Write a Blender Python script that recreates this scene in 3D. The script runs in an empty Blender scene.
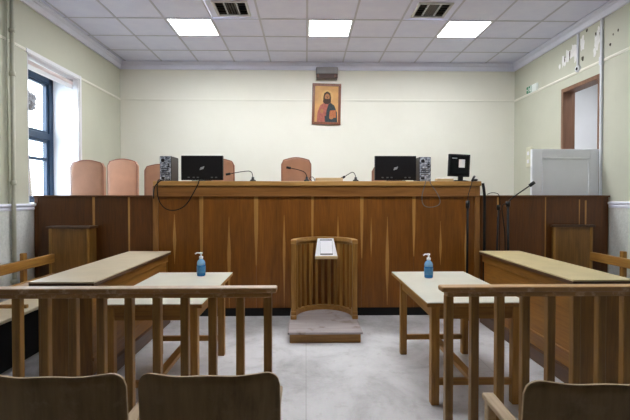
import bpy, bmesh, math, random
from mathutils import Vector, Matrix
random.seed(7)
C = bpy.context.scene.collection
PI = math.pi

# ------------------------------------------------------------------ materials
def lin(c):
    return tuple((v/12.92 if v <= .04045 else ((v+.055)/1.055)**2.4) for v in c) + (1.0,)
def rgb(r, g, b): return lin((r/255, g/255, b/255))

def base_mat(name):
    m = bpy.data.materials.new(name); m.use_nodes = True
    nt = m.node_tree; nt.nodes.clear()
    out = nt.nodes.new('ShaderNodeOutputMaterial'); p = nt.nodes.new('ShaderNodeBsdfPrincipled')
    nt.links.new(p.outputs[0], out.inputs[0])
    return m, nt, p

def coords(nt, scale=(1, 1, 1), rnd=True):
    tc = nt.nodes.new('ShaderNodeTexCoord'); mp = nt.nodes.new('ShaderNodeMapping')
    mp.inputs['Scale'].default_value = scale
    nt.links.new(tc.outputs['Object'], mp.inputs['Vector'])
    if rnd:
        oi = nt.nodes.new('ShaderNodeObjectInfo'); mul = nt.nodes.new('ShaderNodeMath'); mul.operation = 'MULTIPLY'
        mul.inputs[1].default_value = 37.0
        nt.links.new(oi.outputs['Random'], mul.inputs[0]); nt.links.new(mul.outputs[0], mp.inputs['Location'])
    return mp

def noise(nt, mp, scale, detail=4, rough=.55, dist=0):
    n = nt.nodes.new('ShaderNodeTexNoise'); n.inputs['Scale'].default_value = scale
    n.inputs['Detail'].default_value = detail; n.inputs['Roughness'].default_value = rough
    n.inputs['Distortion'].default_value = dist
    nt.links.new(mp.outputs[0], n.inputs['Vector']); return n

def ramp(nt, src, stops):
    r = nt.nodes.new('ShaderNodeValToRGB'); e = r.color_ramp.elements
    while len(e) < len(stops): e.new(.5)
    for k, (p, c) in enumerate(stops): e[k].position = p; e[k].color = c
    nt.links.new(src, r.inputs[0]); return r

def mix(nt, fac, a, b, mode='MIX'):
    m = nt.nodes.new('ShaderNodeMix'); m.data_type = 'RGBA'; m.blend_type = mode
    for sock, v in ((m.inputs[0], fac), (m.inputs[6], a), (m.inputs[7], b)):
        if isinstance(v, (int, float)): sock.default_value = v
        elif isinstance(v, tuple): sock.default_value = v
        else: nt.links.new(v, sock)
    return m.outputs[2]

def bump(nt, p, src, strength, dist=.01):
    b = nt.nodes.new('ShaderNodeBump'); b.inputs['Strength'].default_value = strength; b.inputs['Distance'].default_value = dist
    nt.links.new(src, b.inputs['Height']); nt.links.new(b.outputs[0], p.inputs['Normal'])

def plain(name, col, rough=.5, metal=0, spec=.5, var=.06, scale=9):
    m, nt, p = base_mat(name)
    mp = coords(nt); n = noise(nt, mp, scale)
    d = tuple(max(0, v*(1-var)) for v in col[:3]) + (1,)
    l = tuple(min(1, v*(1+var)) for v in col[:3]) + (1,)
    r = ramp(nt, n.outputs[0], [(.3, d), (.7, l)])
    nt.links.new(r.outputs[0], p.inputs['Base Color'])
    p.inputs['Roughness'].default_value = rough; p.inputs['Metallic'].default_value = metal
    p.inputs['Specular IOR Level'].default_value = spec
    return m

def wood(name, dark, light, axis='Z', rough=.4, fine=60, tone=.12, worn=None, worn_at=.62, worn_scale=5, stain=None, stain_scale=4, coat=0):
    m, nt, p = base_mat(name)
    k = {'X': 0, 'Y': 1, 'Z': 2}[axis]
    s = [1, 1, 1]; s[k] = .06
    mp = coords(nt, tuple(s))
    n1 = noise(nt, mp, fine, 3, .6)
    s2 = [1, 1, 1]; s2[k] = .16
    mp2 = coords(nt, tuple(s2)); n2 = noise(nt, mp2, 7, 4, .6, .8)
    add = nt.nodes.new('ShaderNodeMath'); add.operation = 'ADD'
    h = nt.nodes.new('ShaderNodeMath'); h.operation = 'MULTIPLY'; h.inputs[1].default_value = .45
    nt.links.new(n1.outputs[0], h.inputs[0]); 
    h2 = nt.nodes.new('ShaderNodeMath'); h2.operation = 'MULTIPLY'; h2.inputs[1].default_value = .55
    nt.links.new(n2.outputs[0], h2.inputs[0])
    nt.links.new(h.outputs[0], add.inputs[0]); nt.links.new(h2.outputs[0], add.inputs[1])
    r = ramp(nt, add.outputs[0], [(.32, dark), (.68, light)])
    col = r.outputs[0]
    # each board its own tone
    oi = nt.nodes.new('ShaderNodeObjectInfo'); mr = nt.nodes.new('ShaderNodeMapRange')
    mr.inputs[3].default_value = 1-tone; mr.inputs[4].default_value = 1+tone
    nt.links.new(oi.outputs['Random'], mr.inputs[0])
    hs = nt.nodes.new('ShaderNodeHueSaturation'); nt.links.new(mr.outputs[0], hs.inputs['Value']); nt.links.new(col, hs.inputs['Color'])
    col = hs.outputs[0]
    if worn:
        mp3 = coords(nt); n3 = noise(nt, mp3, worn_scale, 7, .7)
        f = ramp(nt, n3.outputs[0], [(worn_at-.07, (0, 0, 0, 1)), (worn_at+.07, (1, 1, 1, 1))])
        col = mix(nt, f.outputs[0], col, worn)
    if stain:
        s4 = [1, 1, 1]; s4[k] = .35
        mp4 = coords(nt, tuple(s4)); n4 = noise(nt, mp4, stain_scale, 6, .65)
        f = ramp(nt, n4.outputs[0], [(.55, (0, 0, 0, 1)), (.70, (.7, .7, .7, 1))])
        col = mix(nt, f.outputs[0], col, stain)
    nt.links.new(col, p.inputs['Base Color'])
    rr = nt.nodes.new('ShaderNodeMapRange'); rr.inputs[3].default_value = rough-.08; rr.inputs[4].default_value = rough+.15
    nt.links.new(n2.outputs[0], rr.inputs[0]); nt.links.new(rr.outputs[0], p.inputs['Roughness'])
    p.inputs['Coat Weight'].default_value = coat; p.inputs['Coat Roughness'].default_value = .25
    bump(nt, p, n1.outputs[0], .12, .002)
    return m

def emit(name, col, strength):
    m = bpy.data.materials.new(name); m.use_nodes = True; nt = m.node_tree; nt.nodes.clear()
    o = nt.nodes.new('ShaderNodeOutputMaterial'); e = nt.nodes.new('ShaderNodeEmission')
    e.inputs[0].default_value = col; e.inputs[1].default_value = strength
    nt.links.new(e.outputs[0], o.inputs[0]); return m

def glass_mat():
    m = bpy.data.materials.new('window_glass'); m.use_nodes = True; nt = m.node_tree; nt.nodes.clear()
    o = nt.nodes.new('ShaderNodeOutputMaterial'); t = nt.nodes.new('ShaderNodeBsdfTransparent'); g = nt.nodes.new('ShaderNodeBsdfGlossy')
    t.inputs[0].default_value = (.95, .97, .97, 1); g.inputs['Roughness'].default_value = .03
    mx = nt.nodes.new('ShaderNodeMixShader')
    mx.inputs[0].default_value = .05; nt.links.new(t.outputs[0], mx.inputs[1]); nt.links.new(g.outputs[0], mx.inputs[2])
    nt.links.new(mx.outputs[0], o.inputs[0]); return m

def wall_paint(name, col, dirt, amount=.25, rough=.6):
    m, nt, p = base_mat(name)
    mp = coords(nt, (1, 1, 1), False); n = noise(nt, mp, 1.1, 6, .65)
    f = ramp(nt, n.outputs[0], [(.42, (0, 0, 0, 1)), (.75, (amount, amount, amount, 1))])
    c = mix(nt, f.outputs[0], col, dirt)
    nt.links.new(c, p.inputs['Base Color']); p.inputs['Roughness'].default_value = rough
    n2 = noise(nt, mp, 60, 3); bump(nt, p, n2.outputs[0], .08, .004)
    return m

def rough_plaster(name, col):
    m, nt, p = base_mat(name)
    mp = coords(nt, (1, 1, 1), False); n = noise(nt, mp, 32, 5, .7)
    r = ramp(nt, n.outputs[0], [(.3, tuple(v*.82 for v in col[:3])+(1,)), (.7, col)])
    nt.links.new(r.outputs[0], p.inputs['Base Color']); p.inputs['Roughness'].default_value = .7
    bump(nt, p, n.outputs[0], .5, .012); return m

def floor_mat():
    m, nt, p = base_mat('worn_grey_floor')
    mp = coords(nt, (1, 1, 1), False)
    n = noise(nt, mp, 1.6, 8, .7, .6); n2 = noise(nt, mp, 9, 6, .7); n3 = noise(nt, mp, 70, 3)
    r = ramp(nt, n.outputs[0], [(.3, rgb(160, 159, 160)), (.5, rgb(198, 197, 198)), (.72, rgb(216, 215, 216))])
    f = ramp(nt, n2.outputs[0], [(.55, (0, 0, 0, 1)), (.78, (.55, .55, .55, 1))])
    c = mix(nt, f.outputs[0], r.outputs[0], rgb(146, 141, 136))
    c = mix(nt, .12, c, n3.outputs[1], 'OVERLAY')
    # welded seams of the sheet flooring
    sx = nt.nodes.new('ShaderNodeTexCoord'); sp = nt.nodes.new('ShaderNodeSeparateXYZ'); nt.links.new(sx.outputs['Object'], sp.inputs[0])
    pp = nt.nodes.new('ShaderNodeMath'); pp.operation = 'PINGPONG'; pp.inputs[1].default_value = .75
    nt.links.new(sp.outputs[0], pp.inputs[0])
    lt = nt.nodes.new('ShaderNodeMath'); lt.operation = 'LESS_THAN'; lt.inputs[1].default_value = .0035
    nt.links.new(pp.outputs[0], lt.inputs[0])
    ml = nt.nodes.new('ShaderNodeMath'); ml.operation = 'MULTIPLY'; ml.inputs[1].default_value = .35
    nt.links.new(lt.outputs[0], ml.inputs[0])
    c = mix(nt, ml.outputs[0], c, rgb(120, 116, 112))
    nt.links.new(c, p.inputs['Base Color'])
    rr = nt.nodes.new('ShaderNodeMapRange'); rr.inputs[3].default_value = .3; rr.inputs[4].default_value = .6
    nt.links.new(n2.outputs[0], rr.inputs[0]); nt.links.new(rr.outputs[0], p.inputs['Roughness'])
    return m

def mottled(name, a, b, c, scale):
    m, nt, p = base_mat(name)
    mp = coords(nt); n = noise(nt, mp, scale, 5, .7)
    r = ramp(nt, n.outputs[0], [(.38, a), (.5, b), (.6, c)])
    nt.links.new(r.outputs[0], p.inputs['Base Color']); p.inputs['Roughness'].default_value = .35; p.inputs['Metallic'].default_value = .2
    return m

M = {}
M['panel'] = wood('bench_veneer', rgb(100, 56, 9), rgb(144, 88, 22), 'Z', .4, 70, .10, coat=.05)
M['wing'] = wood('wing_veneer_shaded', rgb(78, 42, 9), rgb(112, 66, 20), 'Z', .4, 70, .10, coat=.05)  # bench veneer toned down; the dimmer light on the wings is in the colour
M['sap'] = wood('pale_sapwood', rgb(160, 112, 54), rgb(198, 150, 82), 'Z', .35, 60, .08)
M['trimX'] = wood('golden_trim', rgb(158, 114, 56), rgb(204, 158, 92), 'X', .33, 50, .05, coat=.2)
M['fascia'] = wood('fascia_wood', rgb(116, 74, 32), rgb(160, 110, 56), 'X', .35, 50, .05, coat=.2)
M['trimZ'] = wood('golden_post', rgb(128, 84, 38), rgb(172, 122, 62), 'Z', .35, 50, .08, coat=.2)
M['oakX'] = wood('oak_lengthwise', rgb(126, 86, 34), rgb(182, 134, 66), 'X', .42, 55, .1)
M['oakY'] = wood('oak_deep', rgb(126, 86, 34), rgb(182, 134, 66), 'Y', .42, 55, .1)
M['oakZ'] = wood('oak_upright', rgb(128, 88, 34), rgb(186, 138, 66), 'Z', .42, 55, .1)
M['deskZ'] = wood('desk_veneer', rgb(100, 68, 26), rgb(146, 104, 46), 'Z', .4, 60, .08)
M['deskY'] = wood('desk_long_veneer', rgb(108, 70, 24), rgb(156, 108, 46), 'Y', .4, 60, .06)
M['darkwood'] = wood('dark_edging', rgb(62, 40, 24), rgb(92, 62, 38), 'Y', .4, 50, .05)
M['railX'] = wood('worn_rail', rgb(140, 98, 50), rgb(188, 142, 86), 'X', .3, 60, .05, worn=rgb(204, 172, 136), worn_at=.6, worn_scale=14, coat=.3)
M['post'] = wood('rail_post', rgb(112, 78, 32), rgb(166, 122, 58), 'Z', .4, 60, .12)
M['ply'] = wood('chair_plywood', rgb(112, 88, 52), rgb(160, 130, 82), 'Z', .45, 45, .06, worn=rgb(160, 134, 94), worn_at=.63, worn_scale=7, stain=rgb(74, 50, 28), stain_scale=5)
M['plyedge'] = plain('plywood_edge', rgb(186, 160, 122), .5, 0, .4, .15, 30)
M['armwood'] = wood('pale_arm_wood', rgb(158, 132, 98), rgb(204, 178, 142), 'Y', .5, 50, .05)
M['laminate'] = plain('cream_laminate', rgb(208, 205, 190), .3, 0, .5, .05, 5)
M['laminate_worn'] = plain('yellowed_laminate', rgb(206, 190, 146), .32, 0, .5, .08, 5)
M['laminate_pink'] = plain('warm_laminate', rgb(206, 192, 166), .3, 0, .5, .07, 5)
M['step'] = wood('worn_step_boards', rgb(136, 126, 122), rgb(180, 172, 172), 'X', .4, 30, .05, worn=rgb(112, 94, 82), worn_at=.64, worn_scale=5)
M['black'] = plain('black_plastic', rgb(26, 26, 29), .35, 0, .4, .15)
M['blackmatt'] = plain('black_rubber', rgb(20, 20, 21), .6, 0, .3, .2)
M['screen'] = plain('dark_screen', rgb(16, 18, 24), .2, 0, .5, .1)
M['steel'] = plain('grey_steel', rgb(120, 122, 126), .4, .7)
M['silver'] = plain('silver_mark', rgb(200, 204, 210), .3, .4)
M['pcback'] = mottled('pc_back_metal', rgb(44, 50, 62), rgb(150, 160, 178), rgb(224, 230, 240), 30)
M['pcside'] = plain('pc_side_paint', rgb(44, 46, 46), .45)
M['leather'] = plain('tan_leather', rgb(184, 136, 108), .36, 0, .5, .10, 6)
M['piping'] = plain('leather_piping', rgb(150, 98, 76), .4)
M['wall'] = wall_paint('cream_wall_paint', rgb(232, 231, 219), rgb(206, 205, 188), .2)
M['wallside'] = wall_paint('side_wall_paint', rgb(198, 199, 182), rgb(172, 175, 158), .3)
M['dado'] = rough_plaster('rough_white_dado', rgb(222, 224, 220))
M['white'] = plain('white_gloss_paint', rgb(233, 234, 238), .4, 0, .4, .03, 3)
M['trimwhite'] = plain('cornice_paint', rgb(232, 235, 250), .5, 0, .3, .03, 3)
M['ceil'] = plain('ceiling_tile', rgb(228, 232, 255), .8, 0, .2, .03, 6)
M['grid'] = plain('ceiling_grid', rgb(196, 199, 216), .5, 0, .3, .03)
M['blue'] = plain('dark_blue_frame', rgb(16, 46, 74), .4, 0, .5, .1)
M['blind'] = plain('pale_blind_fabric', rgb(226, 212, 212), .7, 0, .2, .04)
M['doorframe'] = wood('door_frame_wood', rgb(104, 72, 52), rgb(140, 102, 78), 'Z', .45, 50, .04)
M['doorleaf'] = plain('door_white_paint', rgb(240, 244, 250), .4, 0, .4, .03, 3)
M['floor'] = floor_mat()
M['dais'] = plain('dais_carpet', rgb(92, 66, 50), .9, 0, .1, .15, 40)
M['lamp'] = emit('light_diffuser', (.965, .98, 1, 1), 11.0)
M['lampframe'] = plain('lamp_frame', rgb(236, 238, 242), .4)
M['vent'] = plain('vent_metal', rgb(196, 198, 202), .45, .1)
M['ventslat'] = plain('vent_slat_metal', rgb(74, 66, 58), .5, .1)
M['ventdark'] = plain('vent_shadow', rgb(38, 36, 34), .8)
M['glass'] = glass_mat()
M['plaster'] = plain('bare_plaster', rgb(236, 236, 234), .8, 0, .2, .06, 20)
M['hole'] = plain('wall_hole', rgb(70, 62, 52), .9)
M['pipe'] = plain('painted_pipe', rgb(204, 205, 188), .45)
M['conduit'] = plain('conduit_plastic', rgb(214, 218, 224), .45)
M['green'] = plain('exit_green', rgb(24, 132, 84), .35)
M['signwhite'] = plain('sign_white_sheen', rgb(232, 240, 236), .35)
M['gold'] = plain('icon_gold', rgb(200, 150, 88), .5, 0, .4, .12, 9)
M['goldband'] = plain('icon_gold_halo', rgb(208, 164, 98), .45, 0, .4, .08, 12)
M['iframe'] = wood('icon_frame_wood', rgb(92, 46, 22), rgb(138, 76, 40), 'Z', .35, 60, .05)
M['red'] = plain('icon_red_cloth', rgb(162, 92, 78), .6, 0, .3, .22, 30)
M['mantle'] = plain('icon_blue_cloth', rgb(46, 56, 60), .6, 0, .3, .35, 40)
M['hair'] = plain('icon_hair', rgb(60, 36, 22), .7)
M['skin'] = plain('icon_skin', rgb(166, 110, 66), .6)
M['book'] = plain('icon_book', rgb(176, 106, 66), .6, 0, .3, .25, 60)
M['brownbox'] = plain('heater_grille', rgb(66, 36, 24), .5)
M['glow'] = plain('heater_amber', rgb(104, 60, 34), .4)
M['greybox'] = plain('heater_shell', rgb(140, 138, 138), .45)
M['gel'] = plain('blue_gel', rgb(38, 112, 178), .15, 0, .6, .12, 30)
M['bottle'] = plain('clear_blue_plastic', rgb(120, 168, 206), .12, 0, .6, .06, 30)
M['label'] = plain('bottle_label', rgb(62, 128, 176), .4, 0, .4, .2, 60)
M['pump'] = plain('white_pump', rgb(236, 238, 240), .35)
M['paper'] = plain('white_paper', rgb(244, 245, 248), .6, 0, .3, .02)
M['ink'] = plain('dark_ink', rgb(70, 70, 78), .6)
M['beige'] = plain('beige_plastic', rgb(206, 180, 136), .45)
M['foliage'] = plain('dark_foliage', rgb(40, 34, 34), .8, 0, .2, .4, 12)
M['bark'] = plain('bark', rgb(70, 58, 48), .9)
M['ground'] = plain('outdoor_paving', rgb(168, 166, 160), .9)
M['switch'] = plain('switch_plastic', rgb(208, 208, 186), .4)

# ------------------------------------------------------------------ mesh builder
class MB:
    def __init__(s): s.bm = bmesh.new()
    def _merge(s, t, mi=0, smooth=False):
        for f in t.faces: f.material_index = mi; f.smooth = smooth
        me = bpy.data.meshes.new('tmp'); t.to_mesh(me); t.free()
        s.bm.from_mesh(me); bpy.data.meshes.remove(me); return s
    def box(s, x0, x1, y0, y1, z0, z1, bev=.003, mi=0, rot=None, seg=1):
        t = bmesh.new(); bmesh.ops.create_cube(t, size=1)
        d = (x1-x0, y1-y0, z1-z0)
        bmesh.ops.scale(t, vec=d, verts=t.verts)
        if bev and min(d) > bev*2.2: bmesh.ops.bevel(t, geom=list(t.edges), offset=bev, segments=seg, affect='EDGES', profile=.5)
        if rot is not None: bmesh.ops.transform(t, matrix=rot, verts=t.verts)
        bmesh.ops.translate(t, vec=((x0+x1)/2, (y0+y1)/2, (z0+z1)/2), verts=t.verts)
        return s._merge(t, mi)
    def bar(s, p, q, w, h, bev=.003, mi=0, up=(0, 0, 1)):
        p, q = Vector(p), Vector(q); d = q-p; L = d.length; zz = d.normalized()
        u = Vector(up)
        if abs(zz.dot(u)) > .99: u = Vector((0, 1, 0))
        xx = u.cross(zz).normalized(); yy = zz.cross(xx)
        t = bmesh.new(); bmesh.ops.create_cube(t, size=1); bmesh.ops.scale(t, vec=(w, h, L), verts=t.verts)
        if bev: bmesh.ops.bevel(t, geom=list(t.edges), offset=bev, segments=1, affect='EDGES', profile=.5)
        R = Matrix((xx, yy, zz)).transposed().to_4x4(); R.translation = (p+q)/2
        bmesh.ops.transform(t, matrix=R, verts=t.verts)
        return s._merge(t, mi)
    def tube(s, pts, r, seg=10, mi=0, r2=None, smoothpath=0):
        pts = [Vector(p) for p in pts]
        for _ in range(smoothpath):
            n = [pts[0]]
            for a, b in zip(pts, pts[1:]): n += [a*.75+b*.25, a*.25+b*.75]
            n.append(pts[-1]); pts = n
        t = bmesh.new(); rings = []; prev = None
        for i, p in enumerate(pts):
            d = (pts[min(i+1, len(pts)-1)]-pts[max(i-1, 0)]).normalized()
            if prev is None:
                a = Vector((0, 0, 1)) if abs(d.z) < .9 else Vector((1, 0, 0))
                u = d.cross(a).normalized()
            else: u = (prev-d*prev.dot(d)).normalized()
            prev = u; v = d.cross(u)
            rr = r if r2 is None else r+(r2-r)*i/(len(pts)-1)
            rings.append([t.verts.new(p+(u*math.cos(k*2*PI/seg)+v*math.sin(k*2*PI/seg))*rr) for k in range(seg)])
        for a, b in zip(rings, rings[1:]):
            for k in range(seg): t.faces.new((a[k], a[(k+1) % seg], b[(k+1) % seg], b[k]))
        t.faces.new(rings[0][::-1]); t.faces.new(rings[-1])
        return s._merge(t, mi, True)
    def lathe(s, prof, c=(0, 0, 0), seg=24, mi=0, mat=None, smooth=True):
        t = bmesh.new(); rings = []
        for r, z in prof:
            rings.append([t.verts.new((max(r, .0004)*math.cos(k*2*PI/seg), max(r, .0004)*math.sin(k*2*PI/seg), z)) for k in range(seg)])
        for a, b in zip(rings, rings[1:]):
            for k in range(seg): t.faces.new((a[k], a[(k+1) % seg], b[(k+1) % seg], b[k]))
        t.faces.new(rings[0][::-1]); t.faces.new(rings[-1])
        if mat is not None: bmesh.ops.transform(t, matrix=mat, verts=t.verts)
        bmesh.ops.translate(t, vec=c, verts=t.verts)
        return s._merge(t, mi, smooth)
    def prism(s, poly, a0, a1, axis='Y', mi=0, bev=0, seg=2):
        """poly in the two other axes (XZ for Y, YZ for X, XY for Z), extruded a0..a1"""
        def P(u, v, a):
            return {'Y': (u, a, v), 'X': (a, u, v), 'Z': (u, v, a)}[axis]
        t = bmesh.new()
        A = [t.verts.new(P(u, v, a0)) for u, v in poly]; B = [t.verts.new(P(u, v, a1)) for u, v in poly]
        n = len(poly); fa = t.faces.new(A); fb = t.faces.new(B[::-1])
        for k in range(n): t.faces.new((A[k], B[k], B[(k+1) % n], A[(k+1) % n]))
        bmesh.ops.recalc_face_normals(t, faces=t.faces)
        if bev: bmesh.ops.bevel(t, geom=list(fa.edges)+list(fb.edges), offset=bev, segments=seg, affect='EDGES', profile=.5)
        return s._merge(t, mi)
    def blob(s, c, r, sub=2, mi=0, sc=(1, 1, 1), jit=0):
        t = bmesh.new(); bmesh.ops.create_icosphere(t, subdivisions=sub, radius=r)
        for v in t.verts: v.co *= 1+random.uniform(-jit, jit)
        bmesh.ops.scale(t, vec=sc, verts=t.verts); bmesh.ops.translate(t, vec=c, verts=t.verts)
        return s._merge(t, mi, True)
    def build(s, name, mat, parent=None, off=None):
        if off is not None: bmesh.ops.translate(s.bm, vec=-Vector(off), verts=s.bm.verts)
        me = bpy.data.meshes.new(name); s.bm.to_mesh(me); s.bm.free()
        for m in (mat if isinstance(mat, (list, tuple)) else [mat]): me.materials.append(m)
        o = bpy.data.objects.new(name, me); C.objects.link(o)
        if parent is not None: o.parent = parent
        return o

def tag(o, label, cat, group=None, kind=None):
    if label: o['label'] = label
    if cat: o['category'] = cat
    if group: o['group'] = group
    if kind: o['kind'] = kind
    return o
def thing(name, label, cat, loc=(0, 0, 0), rz=0, group=None):
    o = bpy.data.objects.new(name, None); C.objects.link(o); o.location = loc; o.rotation_euler = (0, 0, rz)
    o.empty_display_size = .1
    return tag(o, label, cat, group)
def single(mb, name, mat, label, cat, loc, group=None):
    """a thing that is one mesh, built in world coordinates, origin moved to loc"""
    o = mb.build(name, mat, None, loc); o.location = loc
    return tag(o, label, cat, group)
def struct(mb, name, mat):
    o = mb.build(name, mat); o['kind'] = 'structure'; return o
def copy_tree(o, label=None, parent=None):
    c = o.copy(); C.objects.link(c)
    if parent is not None: c.parent = parent
    if label: c['label'] = label
    for ch in o.children: copy_tree(ch, None, c)
    return c

XL, XR, YB, YF, ZC = -3.145, 3.596, 7.58, -2.6, 3.69
DZ = .62          # height of the dais floor

# ------------------------------------------------------------------ setting
struct(MB().box(XL-.5, XR+.3, YF-.2, YB+.2, -.12, 0, 0), 'floor', M['floor'])
struct(MB().box(XL+.001, XR-.001, 5.24, YB-.001, .001, DZ, .004), 'dais', M['dais'])

# ceiling: lay-in tiles with raised grid bars; the openings of the lights and vents stay empty
T = .62
TX = .61
def colx(k): return .015+TX*k
def rowy(k): return 5.11+T*k
LIGHTS = [(-3, 1), (0, 1), (3, 1), (-1, -3), (1, -3)]; VENTS = [(-2, 0), (2, 0)]
cm = MB()
for i in range(-6, 7):
    for j in range(-13, 5):
        x0, x1 = max(colx(i), XL), min(colx(i+1), XR); y0, y1 = max(rowy(j), YF), min(rowy(j+1), YB)
        if x1-x0 < .02 or y1-y0 < .02: continue
        if (i, j) in LIGHTS or (i, j) in VENTS: continue
        cm.box(x0, x1, y0, y1, ZC, ZC+.015, 0, 0)
for i in range(-6, 7):
    if XL < colx(i) < XR: cm.box(colx(i)-.012, colx(i)+.012, YF, YB, ZC-.006, ZC, .001, 1)
for j in range(-13, 5):
    if YF < rowy(j) < YB: cm.box(XL, XR, rowy(j)-.012, rowy(j)+.012, ZC-.006, ZC, .001, 1)
cm.box(XL-.5, XR+.3, YF-.2, YB+.2, ZC+.25, ZC+.35, 0, 0)
struct(cm, 'ceiling', [M['ceil'], M['grid']])

struct(MB().box(XL-.5, XR+.3, YB, YB+.2, 0, ZC+.25, 0), 'wall_back', M['wall'])
struct(MB().box(XL-.5, XR+.3, YF-.2, YF, 0, ZC+.25, 0), 'wall_front', M['dais'])  # unseen wall behind the camera, coloured dark to cut bounced light
# left wall with the window opening
WY0, WY1, WZ0, WZ1 = 5.075, 6.205, 1.30, 3.03
w = MB()
w.box(XL-.5, XL, YF, WY0, 0, ZC+.25, 0).box(XL-.5, XL, WY1, YB, 0, ZC+.25, 0)
w.box(XL-.5, XL, WY0, WY1, 0, WZ0, 0).box(XL-.5, XL, WY0, WY1, WZ1, ZC+.25, 0)
wl = struct(w, 'wall_left', M['wallside'])
# right wall with the door opening
DY0, DY1, DZ1 = 5.355, 6.165, 2.91
w = MB()
w.box(XR, XR+.18, YF, DY0, 0, ZC+.25, 0).box(XR, XR+.18, DY1, YB, 0, ZC+.25, 0)
w.box(XR, XR+.18, DY0, DY1, DZ1, ZC+.25, 0).box(XR, XR+.18, DY0, DY1, 0, DZ, 0)
wr = struct(w, 'wall_right', M['wallside'])

# rough dado below a moulded rail, both side walls
MB().box(XL, XL+.012, YF, 5.15, 0, 1.27, .002).build('dado_panel', M['dado'], wl)
MB().box(XR-.012, XR, YF, 5.15, 0, 1.29, .002).build('dado_panel', M['dado'], wr)
def dado_rail(x, s, z, nm):
    prof = [(0, z-.05), (.02*s, z-.05), (.026*s, z-.03), (.02*s, z-.018), (.03*s, z-.008), (.036*s, z+.006), (.03*s, z+.02), (0, z+.024)]
    struct(MB().prism([(x+u, v) for u, v in prof], YF, 5.15, 'Y'), nm, M['trimwhite'])
dado_rail(XL, 1, 1.302, 'trim_1'); dado_rail(XR, -1, 1.325, 'trim_2')
# picture rail
def pr(s, z=3.055):
    return [(0, z-.02), (.008*s, z-.018), (.012*s, z), (.008*s, z+.014), (0, z+.016)]
struct(MB().prism([(XL+u, v) for u, v in pr(1)], YF, WY0-.02, 'Y').prism([(XL+u, v) for u, v in pr(1)], WY1+.05, YB, 'Y'), 'trim_3', M['wall'])
struct(MB().prism([(XR+u, v) for u, v in pr(-1)], YF, 5.29, 'Y').prism([(XR+u, v) for u, v in pr(-1)], 5.33, YB, 'Y'), 'trim_4', M['wall'])
struct(MB().prism([(YB+u, v) for u, v in pr(-1)], XL, XR, 'X'), 'trim_5', M['wall'])
# cornice
def cor(s):
    return [(0, 3.56), (.028*s, 3.56), (.034*s, 3.575), (.034*s, 3.63), (.046*s, 3.64), (.05*s, 3.66), (.062*s, 3.668), (.062*s, 3.684), (0, 3.684)]
struct(MB().prism([(XL+u, v) for u, v in cor(1)], YF, YB, 'Y'), 'trim_6', M['trimwhite'])
struct(MB().prism([(XR+u, v) for u, v in cor(-1)], YF, YB, 'Y'), 'trim_7', M['trimwhite'])
struct(MB().prism([(YB+u, v) for u, v in cor(-1)], XL, XR, 'X'), 'trim_8', M['trimwhite'])
struct(MB().box(XL+.012, XL+.03, YF, 5.15, 0, .12, .003), 'baseboard_left', M['blackmatt'])
struct(MB().box(XR-.03, XR-.012, YF, 5.15, 0, .12, .003), 'baseboard_right', M['blackmatt'])

# window: dark blue frame deep in its reveal
FX = XL-.395
win = bpy.data.objects.new('window_1', None); C.objects.link(win); win.location = (FX, (WY0+WY1)/2, WZ0); win['kind'] = 'structure'
o = win.location
f = MB()
for y0, y1, z0, z1 in ((WY0, WY0+.10, WZ0, WZ1), (WY1-.10, WY1, WZ0, WZ1), (WY0, WY1, WZ1-.10, WZ1), (WY0, WY1, WZ0, WZ0+.08)):
    f.box(FX-.05, FX+.05, y0, y1, z0, z1, .006)
f.build('window_frame', M['blue'], win, o)
MB().box(FX-.05, FX+.06, WY0+.1, WY1-.1, 2.165, 2.255, .01).build('transom', M['blue'], win, o)
MB().box(FX-.03, FX+.03, WY0+.1, WY1-.1, 1.885, 1.925, .006).build('glazing_bar', M['blue'], win, o)
s = MB()
for z0, z1 in ((2.255, WZ1-.1), (WZ0+.08, 2.165)):
    for y0, y1 in ((WY0+.1, WY0+.14), (WY1-.14, WY1-.1)): s.box(FX-.02, FX+.035, y0, y1, z0, z1, .005)
    s.box(FX-.02, FX+.035, WY0+.14, WY1-.14, z1-.035, z1, .005).box(FX-.02, FX+.035, WY0+.14, WY1-.14, z0, z0+.035, .005)
s.build('sash', M['blue'], win, o)
for z0, z1 in ((2.29, WZ1-.14), (1.925, 2.13), (WZ0+.12, 1.885)):
    MB().box(FX-.003, FX+.003, WY0+.14, WY1-.14, z0, z1, 0).build('pane', M['glass'], win, o)
r = MB()   # white reveal lining and casing
r.box(FX+.05, XL+.004, WY1-.012, WY1-.001, WZ0, WZ1, .002).box(FX+.05, XL+.004, WY0+.001, WY0+.012, WZ0, WZ1, .002)
r.box(FX+.05, XL+.004, WY0+.012, WY1-.012, WZ1-.012, WZ1-.001, .002)
r.box(XL, XL+.018, WY1-.004, WY1+.05, WZ0, WZ1+.05, .004).box(XL, XL+.018, WY0-.03, WY1-.004, WZ1-.004, WZ1+.045, .004)
r.box(XL-.05, XL+.01, WY1-.035, WY1-.012, WZ0, WZ1-.012, .003)
r.build('reveal', M['white'], win, o)
MB().box(FX+.05, XL+.04, WY0, WY1, WZ0, WZ0+.03, .005).build('window_sill', M['white'], win, o)
t = thing('roller_blind', 'rolled-up pale blind under the top of the blue window', 'blind', (XL-.1, (WY0+WY1)/2, WZ1-.09)); o = t.location
MB().tube([(XL-.09, WY0+.03, 2.955), (XL-.09, WY1-.06, 2.955)], .042, 20).build('fabric_roll', M['blind'], t, o)
MB().box(XL-.065, XL-.045, WY0+.03, WY1-.06, 2.875, 2.905, .006).box(XL-.056, XL-.054, WY0+.035, WY1-.065, 2.9, 2.96, 0).build('bottom_bar', M['white'], t, o)
for y in (WY0+.012, WY1-.06): MB().box(XL-.14, XL-.04, y, y+.02, 2.93, WZ1-.012, .003).build('bracket', M['white'], t, o)

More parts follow.
